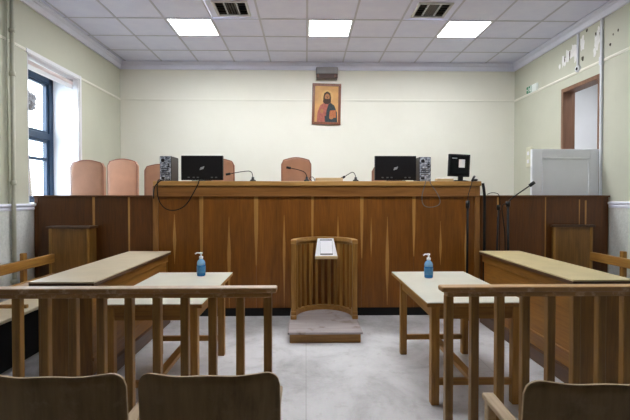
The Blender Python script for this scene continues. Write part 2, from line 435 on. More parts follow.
# outside, seen through the window
struct(MB().box(-14, XL-.5, -4, 16, -.2, -.02, 0), 'ground', M['ground'])
t = thing('tree', 'dark tree crown cut off by the edge of the window', 'tree', (-5.32, 8.47, -.02)); o = t.location
b = MB()
for k in range(26):
    a, e = random.uniform(0, 2*PI), random.uniform(-1, 1)
    b.blob((-5.32+.13*math.cos(a), 8.47+.13*math.sin(a), 3.24+.11*e), random.uniform(.07, .11), 1, 0, (1, 1, 1), .25)
b.build('crown', M['foliage'], t, o)
MB().tube([(-5.32, 8.47, -.02), (-5.34, 8.68, 1.5), (-5.32, 8.47, 3.15)], .05, 8, 0, .02).build('trunk', M['bark'], t, o)

# door: wooden frame, white leaf swung open into the room, corridor beyond
d = bpy.data.objects.new('door_1', None); C.objects.link(d); d.location = (XR, DY0, DZ); d['kind'] = 'structure'; o = d.location
f = MB()
f.box(XR-.012, XR+.16, DY1-.05, DY1, DZ, DZ1, .004).box(XR-.012, XR+.16, DY0, DY0+.03, DZ, DZ1, .004).box(XR-.012, XR+.16, DY0+.03, DY1-.05, DZ1-.055, DZ1, .004)
f.build('door_frame', M['doorframe'], d, o)
lf = MB(); lx0, lx1, ly, lz0, lz1 = 2.756, 3.577, 5.348, DZ+.02, 1.985
lf.box(lx0, lx1, ly, ly+.036, lz0, lz1, .003)
for x0, x1, z0, z1 in ((lx0, lx0+.12, lz0, lz1), (lx1-.1, lx1, lz0, lz1), (lx0+.12, lx1-.1, lz1-.10, lz1), (lx0+.12, lx1-.1, lz0, lz0+.16)):
    lf.box(x0, x1, ly-.009, ly, z0, z1, .003)
for x0, x1, z0, z1 in ((lx0+.12, lx0+.145, lz0+.16, lz1-.1), (lx1-.125, lx1-.1, lz0+.16, lz1-.1), (lx0+.12, lx1-.1, lz1-.125, lz1-.1), (lx0+.12, lx1-.1, lz0+.16, lz0+.185)):
    lf.box(x0, x1, ly-.014, ly, z0, z1, .005)
leaf = lf.build('door_leaf', M['doorleaf'], d, o)
for z in (1.86, .85): MB().tube([(3.584, ly-.006, z-.06), (3.584, ly-.006, z+.06)], .009, 10).build('hinge', M['steel'], d, o)
cr = MB()
cr.box(5.1, 5.2, 4.0, 7.6, DZ-.1, 3.4, 0).box(XR+.18, 5.1, 3.9, 4.0, DZ-.1, 3.4, 0).box(XR+.18, 5.1, 7.6, 7.7, DZ-.1, 3.4, 0)
cr.box(XR+.18, 5.2, 3.9, 7.7, 3.4, 3.5, 0).box(XR+.18, 5.2, 3.9, 7.7, DZ-.2, DZ-.02, 0)
struct(cr, 'wall_corridor', M['white'])
L = bpy.data.lights.new('corridor_fill', 'AREA'); L.shape = 'RECTANGLE'; L.size = .6; L.size_y = 1.2; L.energy = 7; L.color = (.95, .96, 1)  # added unseen fill light for the wall beyond the door
lo = bpy.data.objects.new('corridor_fill', L); C.objects.link(lo); lo.location = (4.3, 6.0, 3.38)

# ------------------------------------------------------------------ things on walls and ceiling
lt = None
names = {-3: 'left-hand of the three lit square ceiling panels, above the window side', 0: 'middle of the three lit square ceiling panels, above the icon', 3: 'right-hand of the three lit square ceiling panels, towards the exit sign'}
nearer = {-1: 'lit ceiling panel over the left table', 1: 'lit ceiling panel over the right table'}
for i, j in LIGHTS:
    x, y = colx(i)+TX/2, rowy(j)+T/2
    if lt is None:
        t = thing('ceiling_light', '', 'light', (x, y, ZC), 0, 'lit ceiling panels')
        f = MB(); h = TX/2-.012
        for a in (-1, 1): f.box(min(a*h, a*(h-.022)), max(a*h, a*(h-.022)), -h, h, -.005, .03, .001).box(-h, h, min(a*h, a*(h-.022)), max(a*h, a*(h-.022)), -.0049, .03, .001)
        f.build('frame', M['lampframe'], t); MB().box(-h+.01, h-.01, -h+.01, h-.01, .002, .012, 0).build('diffuser', M['lamp'], t)
        lt = t
    else: t = copy_tree(lt); t.location = (x, y, ZC)
    t['label'] = names[i] if j == 1 else nearer[i]
vt = None
for (i, j), lab in zip(VENTS, ('dark slatted ceiling vent on the left, beside the left light panel', 'dark slatted ceiling vent on the right, beside the right light panel')):
    x, y = colx(i)+TX/2, rowy(j)+T/2
    if vt is None:
        t = thing('ceiling_vent', '', 'vent', (x, y, ZC), 0, 'ceiling vents'); h = TX/2-.012; g = .21
        f = MB()
        for a in (-1, 1):
            f.box(min(a*g, a*h), max(a*g, a*h), -h, h, 0, .012, 0, 1).box(-g, g, min(a*g, a*h), max(a*g, a*h), 0, .012, 0, 1)
            f.box(min(a*g, a*(g-.03)), max(a*g, a*(g-.03)), -g, g, -.014, .006, .003).box(-g, g, min(a*g, a*(g-.03)), max(a*g, a*(g-.03)), -.0139, .006, .003)
        f.build('frame', [M['vent'], M['ceil']], t)
        MB().box(-g, g, -g, g, .08, .09, 0).box(-g-.01, -g, -g, g, .012, .09, 0).box(g, g+.01, -g, g, .012, .09, 0).box(-g, g, -g-.01, -g, .012, .09, 0).box(-g, g, g, g+.01, .012, .09, 0).build('duct', M['ventdark'], t)
        for k in range(5):
            yy = -.14+.07*k
            for s0, s1 in ((-.18, -.075), (.075, .18)):
                MB().box(s0, s1, yy-.022, yy+.022, .004, .008, .001, 0, Matrix.Rotation(.6, 4, 'X')).build('slat', M['ventslat'], t)
        for k in range(4):
            xx = -.048+.032*k
            MB().box(xx-.012, xx+.012, -.18, .18, .004, .008, .001, 0, Matrix.Rotation(.6, 4, 'Y')).build('slat', M['ventslat'], t)
        for sx in (-.075, .075): MB().box(sx-.008, sx+.008, -.18, .18, -.006, .012, .001).build('divider', M['vent'], t)
        vt = t
    else: t = copy_tree(vt); t.location = (x, y, ZC)
    t['label'] = lab

# icon on the back wall (hangs a touch crooked)
t = thing('framed_icon', 'framed painting of a robed bearded figure on gold, high on the back wall', 'picture', (.35, YB, 2.985)); o = t.location
t.rotation_euler = (0, math.radians(1.2), 0)
W, Hh = .49, .70
f = MB()
for a in (-1, 1):
    f.prism([(a*W/2, -Hh/2), (a*(W/2-.045), -Hh/2+.045), (a*(W/2-.045), Hh/2-.045), (a*W/2, Hh/2)], -.03, -.002, 'Y', 0, .004)
    f.prism([(-W/2, a*Hh/2), (-W/2+.045, a*(Hh/2-.045)), (W/2-.045, a*(Hh/2-.045)), (W/2, a*Hh/2)], -.03, -.002, 'Y', 0, .004)
f.build('frame', M['iframe'], t)
pt = MB(); pt.box(-W/2+.04, W/2-.04, -.018, -.003, -Hh/2+.04, Hh/2-.04, 0, 0)
def ell(cx, cz, rx, rz, n=24): return [(cx+rx*math.cos(k*2*PI/n), cz+rz*math.sin(k*2*PI/n)) for k in range(n)]
def lay(poly, mi, lvl): pt.prism(poly, -.018-.0012*lvl, -.017, 'Y', mi)
lay(ell(.01, .13, .105, .11), 1, 1)
lay([(-.16, -.31), (-.15, -.14), (-.11, -.03), (-.05, .02), (.07, .02), (.13, -.03), (.175, -.14), (.19, -.31)], 2, 2)
lay([(.19, -.31), (.18, -.14), (.135, -.025), (.07, .025), (.035, 0), (.0, -.12), (-.01, -.31)], 3, 3)
lay([(-.02, -.31), (-.03, -.2), (.03, -.21), (.03, -.31)], 3, 3.2)
lay([(-.06, .03), (-.055, .12), (-.04, .185), (.01, .215), (.06, .185), (.075, .12), (.075, .03), (.03, .0), (-.02, .0)], 4, 3.6)
lay(ell(.01, .115, .042, .062), 5, 4.2)
lay([(-.032, .095), (-.02, .055), (.01, .035), (.04, .055), (.052, .095), (.03, .085), (.01, .09), (-.01, .085)], 4, 4.8)
for ex in (-.006, .026): lay(ell(ex, .13, .007, .004, 8), 4, 5)
lay([(.008, .128), (.014, .128), (.018, .102), (.004, .102)], 4, 4.6)
lay([(.05, -.24), (.06, -.11), (.16, -.10), (.165, -.23)], 6, 4)
lay(ell(-.075, -.12, .028, .04, 12), 5, 4)
lay(ell(.085, -.235, .035, .022, 12), 5, 4.5)
pt.build('painting', [M['gold'], M['goldband'], M['red'], M['mantle'], M['hair'], M['skin'], M['book']], t)

t = thing('wall_heater', 'grey box with a dark brown front slot fixed above the icon', 'appliance', (.355, YB, 3.39)); o = t.location
MB().box(.17, .54, YB-.12, YB-.001, 3.47, 3.59, .012).box(.18, .53, YB-.11, YB-.001, 3.395, 3.47, .004).build('housing', M['greybox'], t, o)
MB().box(.175, .535, YB-.126, YB-.11, 3.395, 3.475, .004).build('grille', M['brownbox'], t, o)
for x in (.2, .49): MB().box(x-.015, x+.02, YB-.131, YB-.125, 3.412, 3.46, .002).build('panel_mark', M['glow'], t, o)

# exit sign on the right wall
t = thing('exit_sign', 'small green running-man exit sign on the right wall', 'sign', (XR, 6.93, 3.07)); o = t.location
MB().box(XR-.03, XR-.001, 6.72, 7.14, 3.045, 3.185, .004).build('sign_box', M['signwhite'], t, o)  # the pale uncovered half paints in a reflection on the sign
g = MB(); X0 = XR-.0315
g.box(XR-.0325, XR-.029, 6.93, 7.135, 3.05, 3.18, .001, 0)
def sg(poly, mi=1): g.prism(poly, XR-.034, XR-.032, 'X', mi)
# running figure, door and arrow (drawn with Y running right to left on this wall)
sg(ell(7.032, 3.157, .009, .009, 12))
sg([(7.035, 3.146), (7.018, 3.143), (7.008, 3.108), (7.024, 3.104)]); sg([(7.03, 3.144), (7.062, 3.128), (7.06, 3.12), (7.024, 3.132)])
sg([(7.02, 3.142), (6.99, 3.13), (6.992, 3.122), (7.016, 3.13)]); sg([(7.024, 3.108), (7.045, 3.09), (7.06, 3.066), (7.05, 3.062), (7.034, 3.084), (7.012, 3.1)])
sg([(7.012, 3.106), (6.99, 3.09), (6.996, 3.068), (6.986, 3.066), (6.978, 3.094), (7.002, 3.112)])
sg([(6.972, 3.06), (6.972, 3.17), (6.94, 3.17), (6.94, 3.06)]); sg([(7.07, 3.11), (7.07, 3.12), (7.1, 3.12), (7.1, 3.135), (7.128, 3.115), (7.1, 3.095), (7.1, 3.11)])
g.build('green_pictogram', [M['green'], M['signwhite']], t, o)

for ch in t.children:
    for v in ch.data.vertices:
        v.co.y = v.co.y*.74+.02; v.co.z = (v.co.z-.045)*.8+.045
t = thing('wall_switch_box', 'flat cream switch plate on the right wall left of the door', 'switch', (XR, 7.03, 1.88)); o = t.location
MB().box(XR-.03, XR-.001, 6.95, 7.11, 1.88, 2.2, .006).build('plate', M['switch'], t, o)
for z in (1.97, 2.1): MB().box(XR-.04, XR-.03, 7.0, 7.06, z-.03, z+.03, .004).build('rocker', M['white'], t, o)

# conduits, pipe, peeling paint
t = thing('wall_pipe', 'cream vertical pipe running up the left wall', 'pipe', (XL+.035, 4.755, 0)); o = t.location
MB().tube([(XL+.045, 4.755, 0), (XL+.045, 4.755, ZC-.01)], .021, 14).build('pipe', M['pipe'], t, o)
for z in (3.16, 2.7, 1.55, .5): MB().tube([(XL+.045, 4.755, z-.025), (XL+.045, 4.755, z+.025)], .028, 14).box(XL, XL+.03, 4.735, 4.775, z-.015, z+.015, .002).build('pipe_clip', M['pipe'], t, o)
MB().tube([(XL+.03, 4.70, 1.33), (XL+.03, 4.70, ZC-.01)], .008, 8).build('thin_pipe', M['pipe'], t, o)
t = thing('cable_conduit', 'long white cable duct down the right wall beside the door frame', 'conduit', (XR, 5.31, DZ)); o = t.location
MB().box(XR-.028, XR-.001, 5.292, 5.328, DZ, 3.56, .004).build('duct', M['conduit'], t, o)
MB().box(XR-.036, XR-.001, 5.284, 5.336, 3.0, 3.1, .005).build('joint_cover', M['conduit'], t, o)
t = thing('cable_conduit', 'short white cable duct ending in a round box amid peeling paint', 'conduit', (XR, 5.785, 3.08)); o = t.location
MB().box(XR-.024, XR-.001, 5.77, 5.8, 3.12, 3.56, .004).build('duct', M['conduit'], t, o)
MB().lathe([(.045, 0), (.045, .02), (.04, .026), (.0, .026)], (XR, 5.785, 3.09), 20, 0, Matrix.Rotation(-PI/2, 4, 'Y')).build('junction_box', M['conduit'], t, o)
MB().lathe([(.02, 0), (.02, .03), (.0, .03)], (XR, 5.785, 3.09), 14, 0, Matrix.Rotation(-PI/2, 4, 'Y')).build('cable_hole', M['blackmatt'], t, o)
def patch(y, z, ry, rz, seed, mat, nm, lvl=.002):
    rr = random.Random(seed); n = 17
    poly = []
    for k in range(n):
        q = rr.uniform(.55, 1.15); poly.append((y+ry*q*math.cos(k*2*PI/n), z+rz*q*math.sin(k*2*PI/n)))
    MB().prism(poly, XR-lvl, XR-.0002, 'X').build(nm, mat, wr)
for k, (y, z, ry, rz) in enumerate(((5.9, 3.36, .085, .12), (6.03, 3.34, .07, .11), (6.13, 3.29, .06, .09), (5.71, 3.40, .05, .10), (5.86, 3.24, .03, .05), (5.42, 3.33, .05, .13), (5.46, 3.2, .03, .06), (5.39, 3.45, .03, .05), (6.22, 3.25, .03, .04))):
    patch(y, z, ry, rz, 30+k, M['plaster'], 'bare_plaster')
for k, (y, z, ry, rz) in enumerate(((5.985, 3.33, .012, .07), (5.70, 3.2, .03, .035), (6.1, 3.31, .01, .05), (5.36, 3.4, .014, .025), (5.62, 3.53, .02, .02), (5.18, 3.2, .02, .02), (5.05, 3.32, .012, .02), (5.13, 3.3, .01, .015), (5.44, 3.42, .014, .03))):
    patch(y, z, ry, rz, 60+k, M['hole'], 'paint_chip', .003)

# ------------------------------------------------------------------ judges' bench and its two wings
def lens(x, z0, z1, w, zw):
    pts_l, pts_r = [], []
    n = 10
    for k in range(n+1):
        z = z0+(z1-z0)*k/n
        u = (z-zw)/(z1-zw) if z > zw else (zw-z)/max(zw-z0, 1e-6)
        hw = w/2*max(.08, 1-u**1.1)
        pts_l.append((x-hw, z)); pts_r.append((x+hw, z))
    return pts_l+pts_r[::-1]
B0, B1, BY = -1.745, 2.045, 5.16
t = thing('judges_bench', 'long raised panelled wooden bench in the centre with two monitors on it', 'bench', ((B0+B1)/2, BY, 0)); o = t.location
MB().box(B0-.02, B1+.01, 5.135, 5.74, 1.53, 1.585, .006, seg=2).build('top', M['trimX'], t, o)
MB().box(B0, B1, 5.152, 5.20, 1.41, 1.53, .004).build('fascia', M['fascia'], t, o)
MB().box(B0, B1, 5.145, 5.155, 1.405, 1.42, .003).build('moulding', M['fascia'], t, o)
for x0, x1 in ((B0-.03, B0+.03), (B1-.06, B1)): MB().box(x0, x1, 5.15, 5.22, .1, 1.53, .004).build('end_post', M['trimZ'], t, o)
edges = [B0+.03, -1.218, -.582, .075, .655, 1.269, B1-.06]
mids = [-1.53, -.898, -.256, .375, .956, 1.585]
for k in range(6):
    p = MB(); p.box(edges[k]+.0008, edges[k+1]-.0008, 5.17, 5.2, .1, 1.41, .0008, 0)
    zz = [(.62, 1.2, .04, .9), (.1, 1.17, .045, .72), (.1, 1.19, .035, .8), (.1, 1.17, .04, .8), (.13, 1.17, .045, .62), (.6, 1.12, .03, .8)][k]
    p.prism(lens(mids[k], zz[0], zz[1], zz[2], zz[3]), 5.1688, 5.1705, 'Y', 1)
    if k == 4: p.prism(lens(.765, .7, 1.16, .022, .9), 5.1688, 5.1705, 'Y', 1)
    if k == 5: p.prism(lens(1.88, .45, 1.1, .024, .8), 5.1688, 5.1705, 'Y', 1)
    p.build('panel', [M['panel'], M['sap']], t, o)
for x, zb, wd in ((-1.218, .2, .046), (-.582, .6, .052), (.075, .2, .03), (.655, .68, .04), (1.269, .7, .04)):
    MB().prism([(x-wd/2, 1.41), (x+wd/2, 1.41), (x+wd*.4, 1.0), (x+wd*.1, zb), (x-wd*.1, zb), (x-wd*.4, 1.0)], 5.1682, 5.172, 'Y').build('pale_strip', M['sap'], t, o)
MB().box(B0+.0, B1, 5.185, 5.23, .001, .1, .003).build('plinth', M['blackmatt'], t, o)
for x0 in (B0-.02, B1-.04): MB().box(x0, x0+.05, 5.245, 5.7, DZ+.002, 1.53, .003).build('end_panel', M['wing'], t, o)
MB().box(B0+.04, B1-.05, 5.205, 5.225, .1, 1.53, 0).build('back_board', M['wing'], t, o)

def wing(x0, x1, label, seams, tones, capdx):
    t = thing('bench_wing', label, 'partition', ((x0+x1)/2, BY, 0), 0, 'panelled wings of the bench'); o = t.location
    MB().box(x0-capdx[0], x1+capdx[1], 5.145, 5.24, 1.398, 1.42, .003).build('cap', M['wing'], t, o)
    xs = [x0]+tones+[x1]
    for a, b in zip(xs, xs[1:]):
        p = MB(); p.box(a+.0006, b-.0006, 5.165, 5.195, .1, 1.398, .0006)
        p.build('panel', M['wing'], t, o)
    for x, wd, zb, ztop in seams:
        MB().prism([(x-wd/2, ztop), (x+wd/2, ztop), (x+wd*.3, zb), (x-wd*.3, zb)], 5.1635, 5.167, 'Y').build('pale_strip', M['sap'], t, o)
    MB().box(x0, x1, 5.18, 5.23, .001, .1, .003).build('plinth', M['blackmatt'], t, o)
    MB().box(x0+.001, x1-.001, 5.2, 5.235, .1, 1.398, 0).build('back_board', M['wing'], t, o)
    return t
t = wing(-3.128, B0-.032, 'lower shaded panelled wing of the bench on the window side', [(-2.456, .03, .1, 1.398), (-2.051, .024, .3, 1.398)], [-2.456, -2.051], (.01, 0))
MB().box(-3.13, -3.085, 5.156, 5.165, .1, 1.398, .002).build('edge_post', M['wing'], t, t.location)
t = wing(B1+.012, 3.582, 'lower shaded panelled wing of the bench on the door side', [(2.262, .02, .5, 1.398), (2.829, .014, .1, 1.398), (3.31, .022, .8, 1.36), (3.235, .014, 1.0, 1.37)], [2.262, 2.567, 2.829], (0, .012))

# ------------------------------------------------------------------ judges' leather chairs
def make_judge_chair():
    t = thing('leather_armchair', '', 'chair', (0, 0, 0), 0, 'tan leather chairs behind the bench')
    # origin under the backrest, seat towards -Y
    w, zt = .205, 1.29
    poly = [(-w*.92, .52), (-w, .7), (-w, zt-.09), (-w+.02, zt-.055)] + [(-w*.86+(w*1.72)*k/10, zt-.035+.035*math.sin(PI*k/10)) for k in range(11)] + [(w-.02, zt-.055), (w, zt-.09), (w, .7), (w*.92, .52)]
    bk = MB().prism(poly, -.05, .05, 'Y', 0, .022, 3).build('backrest', M['leather'], t)
    MB().tube([(x, -.046, z) for x, z in poly], .006, 8).build('piping', M['piping'], bk)
    MB().box(-.215, .215, -.47, -.02, .42, .52, .03, seg=3).build('seat', M['leather'], t)
    for s in (-1, 1):
        a = MB(); a.box(s*.205-.025, s*.205+.025, -.36, .0, .66, .70, .014, seg=2)
        a.tube([(s*.205, -.3, .67), (s*.205, -.31, .52), (s*.19, -.29, .45)], .014, 8, 0, None, 1)
        a.build('armrest', M['black'], t)
    MB().tube([(0, -.24, .1), (0, -.24, .43)], .03, 12).build('column', M['black'], t)
    b = MB()
    for k in range(5):
        a = k*2*PI/5+.3
        b.bar((0, -.24, .09), (.25*math.cos(a), -.24+.25*math.sin(a), .06), .04, .03, .004)
        b.blob((.25*math.cos(a), -.24+.25*math.sin(a), .027), .027, 2)
    b.build('star_base', M['black'], t)
    return t
jc = make_judge_chair()
jl = [(-2.80, 5.76, .0, .975, 'pinkish leather chair top nearest the window, leftmost of the row'),
      (-2.585, 6.33, .0, 1.02, 'second leather chair from the window, above the left wing'),
      (-2.02, 6.2, .12, .955, 'leather chair behind the left computer tower at the bench end'),
      (-1.20, 6.2, -.04, 1.015, 'leather chair mostly hidden behind the left large monitor'),
      (-.135, 6.2, .0, 1.03, 'leather chair in clear view under the icon'),
      (1.13, 6.2, 0, .95, 'leather chair hidden behind the right large monitor')]
for k, (x, y, rz, sz, lab) in enumerate(jl):
    c = jc if k == 0 else copy_tree(jc)
    c.location = (x, y, DZ); c.rotation_euler = (0, 0, rz); c.scale = (1.0, 1, (1.87-DZ)/1.29 if k < 1 else sz); c['label'] = lab

# ------------------------------------------------------------------ on the bench top
BT = 1.585
def tower(name, x0, x1, lab, depth=.3, h=.305):
    t = thing('computer_tower', lab, 'computer', ((x0+x1)/2, 5.33, BT), 0, 'computers on the bench'); o = t.location
    MB().box(x0, x1, 5.335, 5.33+depth, BT, BT+h, .005).build('case', M['pcside'], t, o)
    bp = MB().box(x0+.006, x1-.006, 5.328, 5.336, BT+.006, BT+h-.006, .002).build('back_panel', M['pcback'], t, o)
    MB().lathe([(.022, 0), (.022, .004), (.016, .005), (.0, .005)], ((x0+x1)/2-.03, 5.328, BT+h-.05), 16, 0, Matrix.Rotation(PI/2, 4, 'X')).build('fan_grille', M['black'], bp, o)
    MB().box(x0+.02, x0+.06, 5.324, 5.329, BT+.03, BT+.055, .002).build('power_socket', M['black'], bp, o)
    for k in range(4): MB().box(x0+.02, x1-.03, 5.325, 5.329, BT+.085+.022*k, BT+.095+.022*k, .001).build('card_slot', M['black'], bp, o)
    for k in range(2): MB().box(x1-.045, x1-.02, 5.324, 5.329, BT+.17+.03*k, BT+.188+.03*k, .002).build('port', M['black'], bp, o)
tower('l', -1.75, -1.612, 'silver-backed computer tower beside the left monitor')
tower('r', 1.372, 1.515, 'computer tower between the right large monitor and the small one', h=.30)
def monitor(x0, x1, lab):
    cx = (x0+x1)/2; w = x1-x0
    t = thing('monitor', lab, 'monitor', (cx, 5.45, BT), 0, 'large monitors seen from behind'); o = t.location
    MB().box(x0, x1, 5.40, 5.425, BT+.02, BT+.318, .005).build('screen', M['screen'], t, o)
    shell = MB().box(x0+.006, x1-.006, 5.388, 5.402, BT+.026, BT+.312, .008, seg=2).build('rear_shell', M['black'], t, o)
    e = MB()
    for k in range(4):
        u = -.024+.012*k; e.prism([(cx+u-.004, BT+.142+.004*k), (cx+u+.005, BT+.142+.004*k), (cx+u+.017, BT+.175+.004*k), (cx+u+.008, BT+.175+.004*k)], 5.3855, 5.389, 'Y')
    e.build('emblem', M['silver'], shell, o)
    MB().bar((cx, 5.44, BT+.02), (cx, 5.435, BT+.16), .06, .02).build('neck', M['black'], t, o)
    MB().box(cx-.12, cx+.12, 5.36, 5.54, BT+.001, BT+.016, .005).build('foot', M['black'], t, o)
    for u in (-.16, -.1, -.05, .12, .17): MB().box(cx+u-.013, cx+u+.013, 5.384, 5.39, BT+.045, BT+.06, .002).build('port', M['steel'], t, o)
monitor(-1.516, -1.005, 'large black monitor on the left half of the bench, back to the room')
monitor(.840, 1.352, 'large black monitor on the right half of the bench, back to the room')
t = thing('small_monitor', 'small square black monitor with a white sheet at the right bench end', 'monitor', (1.885, 5.42, BT), 0); o = t.location
R = Matrix.Rotation(math.radians(2.5), 4, 'Y')
MB().box(1.745, 2.012, 5.385, 5.42, BT+.066, BT+.34, .008, 0, R, 2).build('screen_housing', M['black'], t, o)
MB().box(1.765, 1.992, 5.381, 5.387, BT+.09, BT+.32, .002, 0, R).build('screen', M['screen'], t, o)
MB().box(1.87, 1.945, 5.378, 5.382, BT+.175, BT+.275, 0, 0, R).build('white_sheet', M['paper'], t, o)
MB().box(1.79, 1.85, 5.3785, 5.3815, BT+.285, BT+.296, 0, 0, R).build('mark', M['silver'], t, o)
MB().bar((1.9, 5.41, BT+.015), (1.9, 5.40, BT+.12), .06, .025).build('neck', M['black'], t, o)
MB().lathe([(.11, 0), (.11, .01), (.06, .02), (0, .02)], (1.895, 5.42, BT+.001), 24).build('foot', M['black'], t, o)
t = thing('keyboard', 'beige keyboard lying left of the small monitor', 'keyboard', (1.62, 5.24, BT)); o = t.location
MB().box(1.545, 1.735, 5.16, 5.28, BT+.001, BT+.032, .004).build('key_base', M['beige'], t, o)
for r in range(3):
    for c in range(7): MB().box(1.555+.025*c, 1.575+.025*c, 5.17+.034*r, 5.196+.034*r, BT+.03, BT+.04, .002).build('key', M['paper'], t, o)
single(MB().blob((2.0, 5.19, BT+.016), .03, 2, 0, (1, 1.5, .55)), 'computer_mouse', M['black'], 'black mouse at the right-hand end of the bench top', 'mouse', (2.0, 5.19, BT))
single(MB().box(1.75, 1.84, 5.16, 5.27, BT+.001, BT+.014, .003), 'notebook', M['black'], 'flat black notebook in front of the small monitor', 'notebook', (1.795, 5.215, BT))
t = thing('document_tray', 'tan flat tray on the bench top right of the clear chair', 'tray', (.27, 5.30, BT)); o = t.location
MB().box(.115, .435, 5.2, 5.42, BT+.001, BT+.012, .002).build('base', M['beige'], t, o)
for a in ((.115, .13, 5.2, 5.42), (.42, .435, 5.2, 5.42), (.13, .42, 5.2, 5.212), (.13, .42, 5.408, 5.42)): MB().box(*a, BT+.012, BT+.042, .002).build('rim', M['beige'], t, o)

def desk_mic(x, pts, lab, ring=False):
    t = thing('desk_microphone', lab, 'microphone', (x, 5.22, BT), 0, 'desk microphones on the bench'); o = t.location
    MB().lathe([(.035, 0), (.035, .012), (.018, .022), (.014, .05), (0, .05)], (x, 5.22, BT+.001), 18).build('base', M['black'], t, o)
    MB().tube([(a, 5.22, z) for a, z in pts], .0045, 8, 0, None, 2).build('gooseneck', M['blackmatt'], t, o)
    e, pv = Vector((pts[-1][0], 5.22, pts[-1][1])), Vector((pts[-2][0], 5.22, pts[-2][1]))
    dd = (e-pv).normalized()
    MB().tube([e-dd*.012, e+dd*.004, e+dd*.034, e+dd*.042], .014, 10).build('capsule', M['blackmatt'], t, o)
desk_mic(-.625, [(-.625, 1.62), (-.628, 1.66), (-.645, 1.705), (-.72, 1.705), (-.90, 1.672)], 'thin desk microphone with its neck bent towards the left monitor')
desk_mic(.01, [(.01, 1.62), (.008, 1.66), (-.02, 1.70), (-.10, 1.725), (-.19, 1.742)], 'thin desk microphone bent across the clear leather chair')
desk_mic(.588, [(.588, 1.62), (.585, 1.66), (.555, 1.70), (.51, 1.675), (.45, 1.637)], 'thin desk microphone bent down to the tan tray')
t = single(MB().tube([(.07, 5.24, BT+.004), (.04, 5.24, BT+.03), (.05, 5.24, BT+.055), (.09, 5.24, BT+.05), (.1, 5.24, BT+.02), (.108, 5.24, BT+.004)], .0035, 8, 0, None, 2), 'cable', M['blackmatt'], 'small dark loop of wire left of the tan tray', 'cable', (.09, 5.24, BT))

# cables hanging on the bench front (they lie just off the panels)
def cable(pts, r, lab, mat=M['blackmatt']):
    return single(MB().tube(pts, r, 8, 0, None, 3), 'cable', mat, lab, 'cable', Vector(pts[0]))
Yc = 5.12
cable([(-1.70, 5.32, 1.60), (-1.70, 5.2, 1.598), (-1.70, 5.118, 1.600), (-1.715, Yc, 1.52), (-1.70, Yc, 1.36), (-1.62, Yc, 1.255), (-1.5, Yc, 1.24), (-1.38, Yc, 1.30), (-1.30, Yc, 1.44), (-1.24, Yc, 1.55), (-1.23, 5.118, 1.600), (-1.22, 5.34, 1.60)], .006, 'thin black cable looping down the bench from the left monitor to its tower')
cable([(-1.62, 5.32, 1.60), (-1.63, 5.2, 1.598), (-1.66, 5.118, 1.600), (-1.74, Yc, 1.53), (-1.755, Yc, 1.45), (-1.75, Yc, 1.38)], .006, 'short black cable dropping at the left end post of the bench')
cable([(1.40, 5.32, 1.60), (1.40, 5.2, 1.598), (1.40, 5.118, 1.600), (1.37, Yc, 1.5), (1.345, Yc, 1.40), (1.36, Yc, 1.30), (1.44, Yc, 1.275), (1.55, Yc, 1.30), (1.57, Yc, 1.36), (1.52, Yc, 1.46), (1.45, Yc, 1.55), (1.44, 5.118, 1.600), (1.45, 5.32, 1.60)], .005, 'thin grey cable hanging in a loop below the right tower', M['steel'])
cable([(2.068, 5.13, 1.56), (2.075, 5.12, 1.5), (2.085, 5.115, 1.4), (2.08, 5.115, 1.0), (2.085, 5.115, .5), (2.08, 5.09, .02)], .017, 'thick black cables, and the shadowed gap below them, at the right bench end')  # cables at the top; the lower run paints the shadow in the gap
cable([(2.12, 5.13, 1.43), (2.16, 5.13, 1.45), (2.22, 5.13, 1.45), (2.27, 5.13, 1.425), (2.27, 5.125, 1.2), (2.26, 5.12, .4), (2.22, 5.1, .006)], .004, 'thin wire curving over the top of the door-side wing')

# microphone stands
t = thing('microphone_stand', 'black microphone stand in front of the right bench end', 'microphone stand', (1.85, 5.03, 0)); o = t.location
MB().lathe([(.09, 0), (.09, .015), (.03, .03), (0, .03)], (1.85, 5.03, .001), 20).build('base', M['blackmatt'], t, o)
MB().tube([(1.85, 5.03, .02), (1.853, 5.03, 1.28)], .013, 10).build('pole', M['blackmatt'], t, o)
MB().tube([(1.853, 5.03, 1.27), (1.853, 5.03, 1.36)], .022, 10).build('clamp', M['black'], t, o)
MB().tube([(1.853, 5.03, 1.34), (1.86, 5.04, 1.42), (1.90, 5.06, 1.52), (1.93, 5.09, 1.60)], .0045, 8, 0, None, 2).build('gooseneck', M['black'], t, o)
MB().tube([(1.925, 5.085, 1.585), (1.945, 5.10, 1.62), (1.965, 5.12, 1.64)], .014, 10).build('microphone', M['black'], t, o)
t = thing('microphone_stand', 'short bare black stand, left of the boom stand by the door-side wing', 'microphone stand', (2.19, 5.06, 0)); o = t.location
MB().lathe([(.055, 0), (.055, .02), (.02, .03), (0, .03)], (2.19, 5.06, .001), 20).build('base', M['blackmatt'], t, o)
MB().tube([(2.19, 5.06, .02), (2.222, 5.06, 1.27)], .011, 10).build('pole', M['blackmatt'], t, o)
MB().tube([(2.222, 5.06, 1.25), (2.223, 5.06, 1.31)], .02, 10).build('clamp', M['black'], t, o)
t = thing('boom_microphone', 'black stand with an angled arm and microphone rising over the door-side wing', 'microphone stand', (2.33, 5.03, 0)); o = t.location
MB().lathe([(.055, 0), (.055, .02), (.02, .03), (0, .03)], (2.33, 5.03, .001), 20).build('base', M['blackmatt'], t, o)
MB().tube([(2.33, 5.03, .02), (2.32, 5.03, 1.31)], .014, 10).build('pole', M['blackmatt'], t, o)
MB().tube([(2.32, 5.03, 1.29), (2.32, 5.03, 1.35)], .024, 10).build('clamp', M['black'], t, o)
MB().tube([(2.32, 5.03, 1.33), (2.36, 5.03, 1.385), (2.46, 5.03, 1.455), (2.585, 5.03, 1.54)], .007, 8, 0, None, 1).build('boom', M['blackmatt'], t, o)
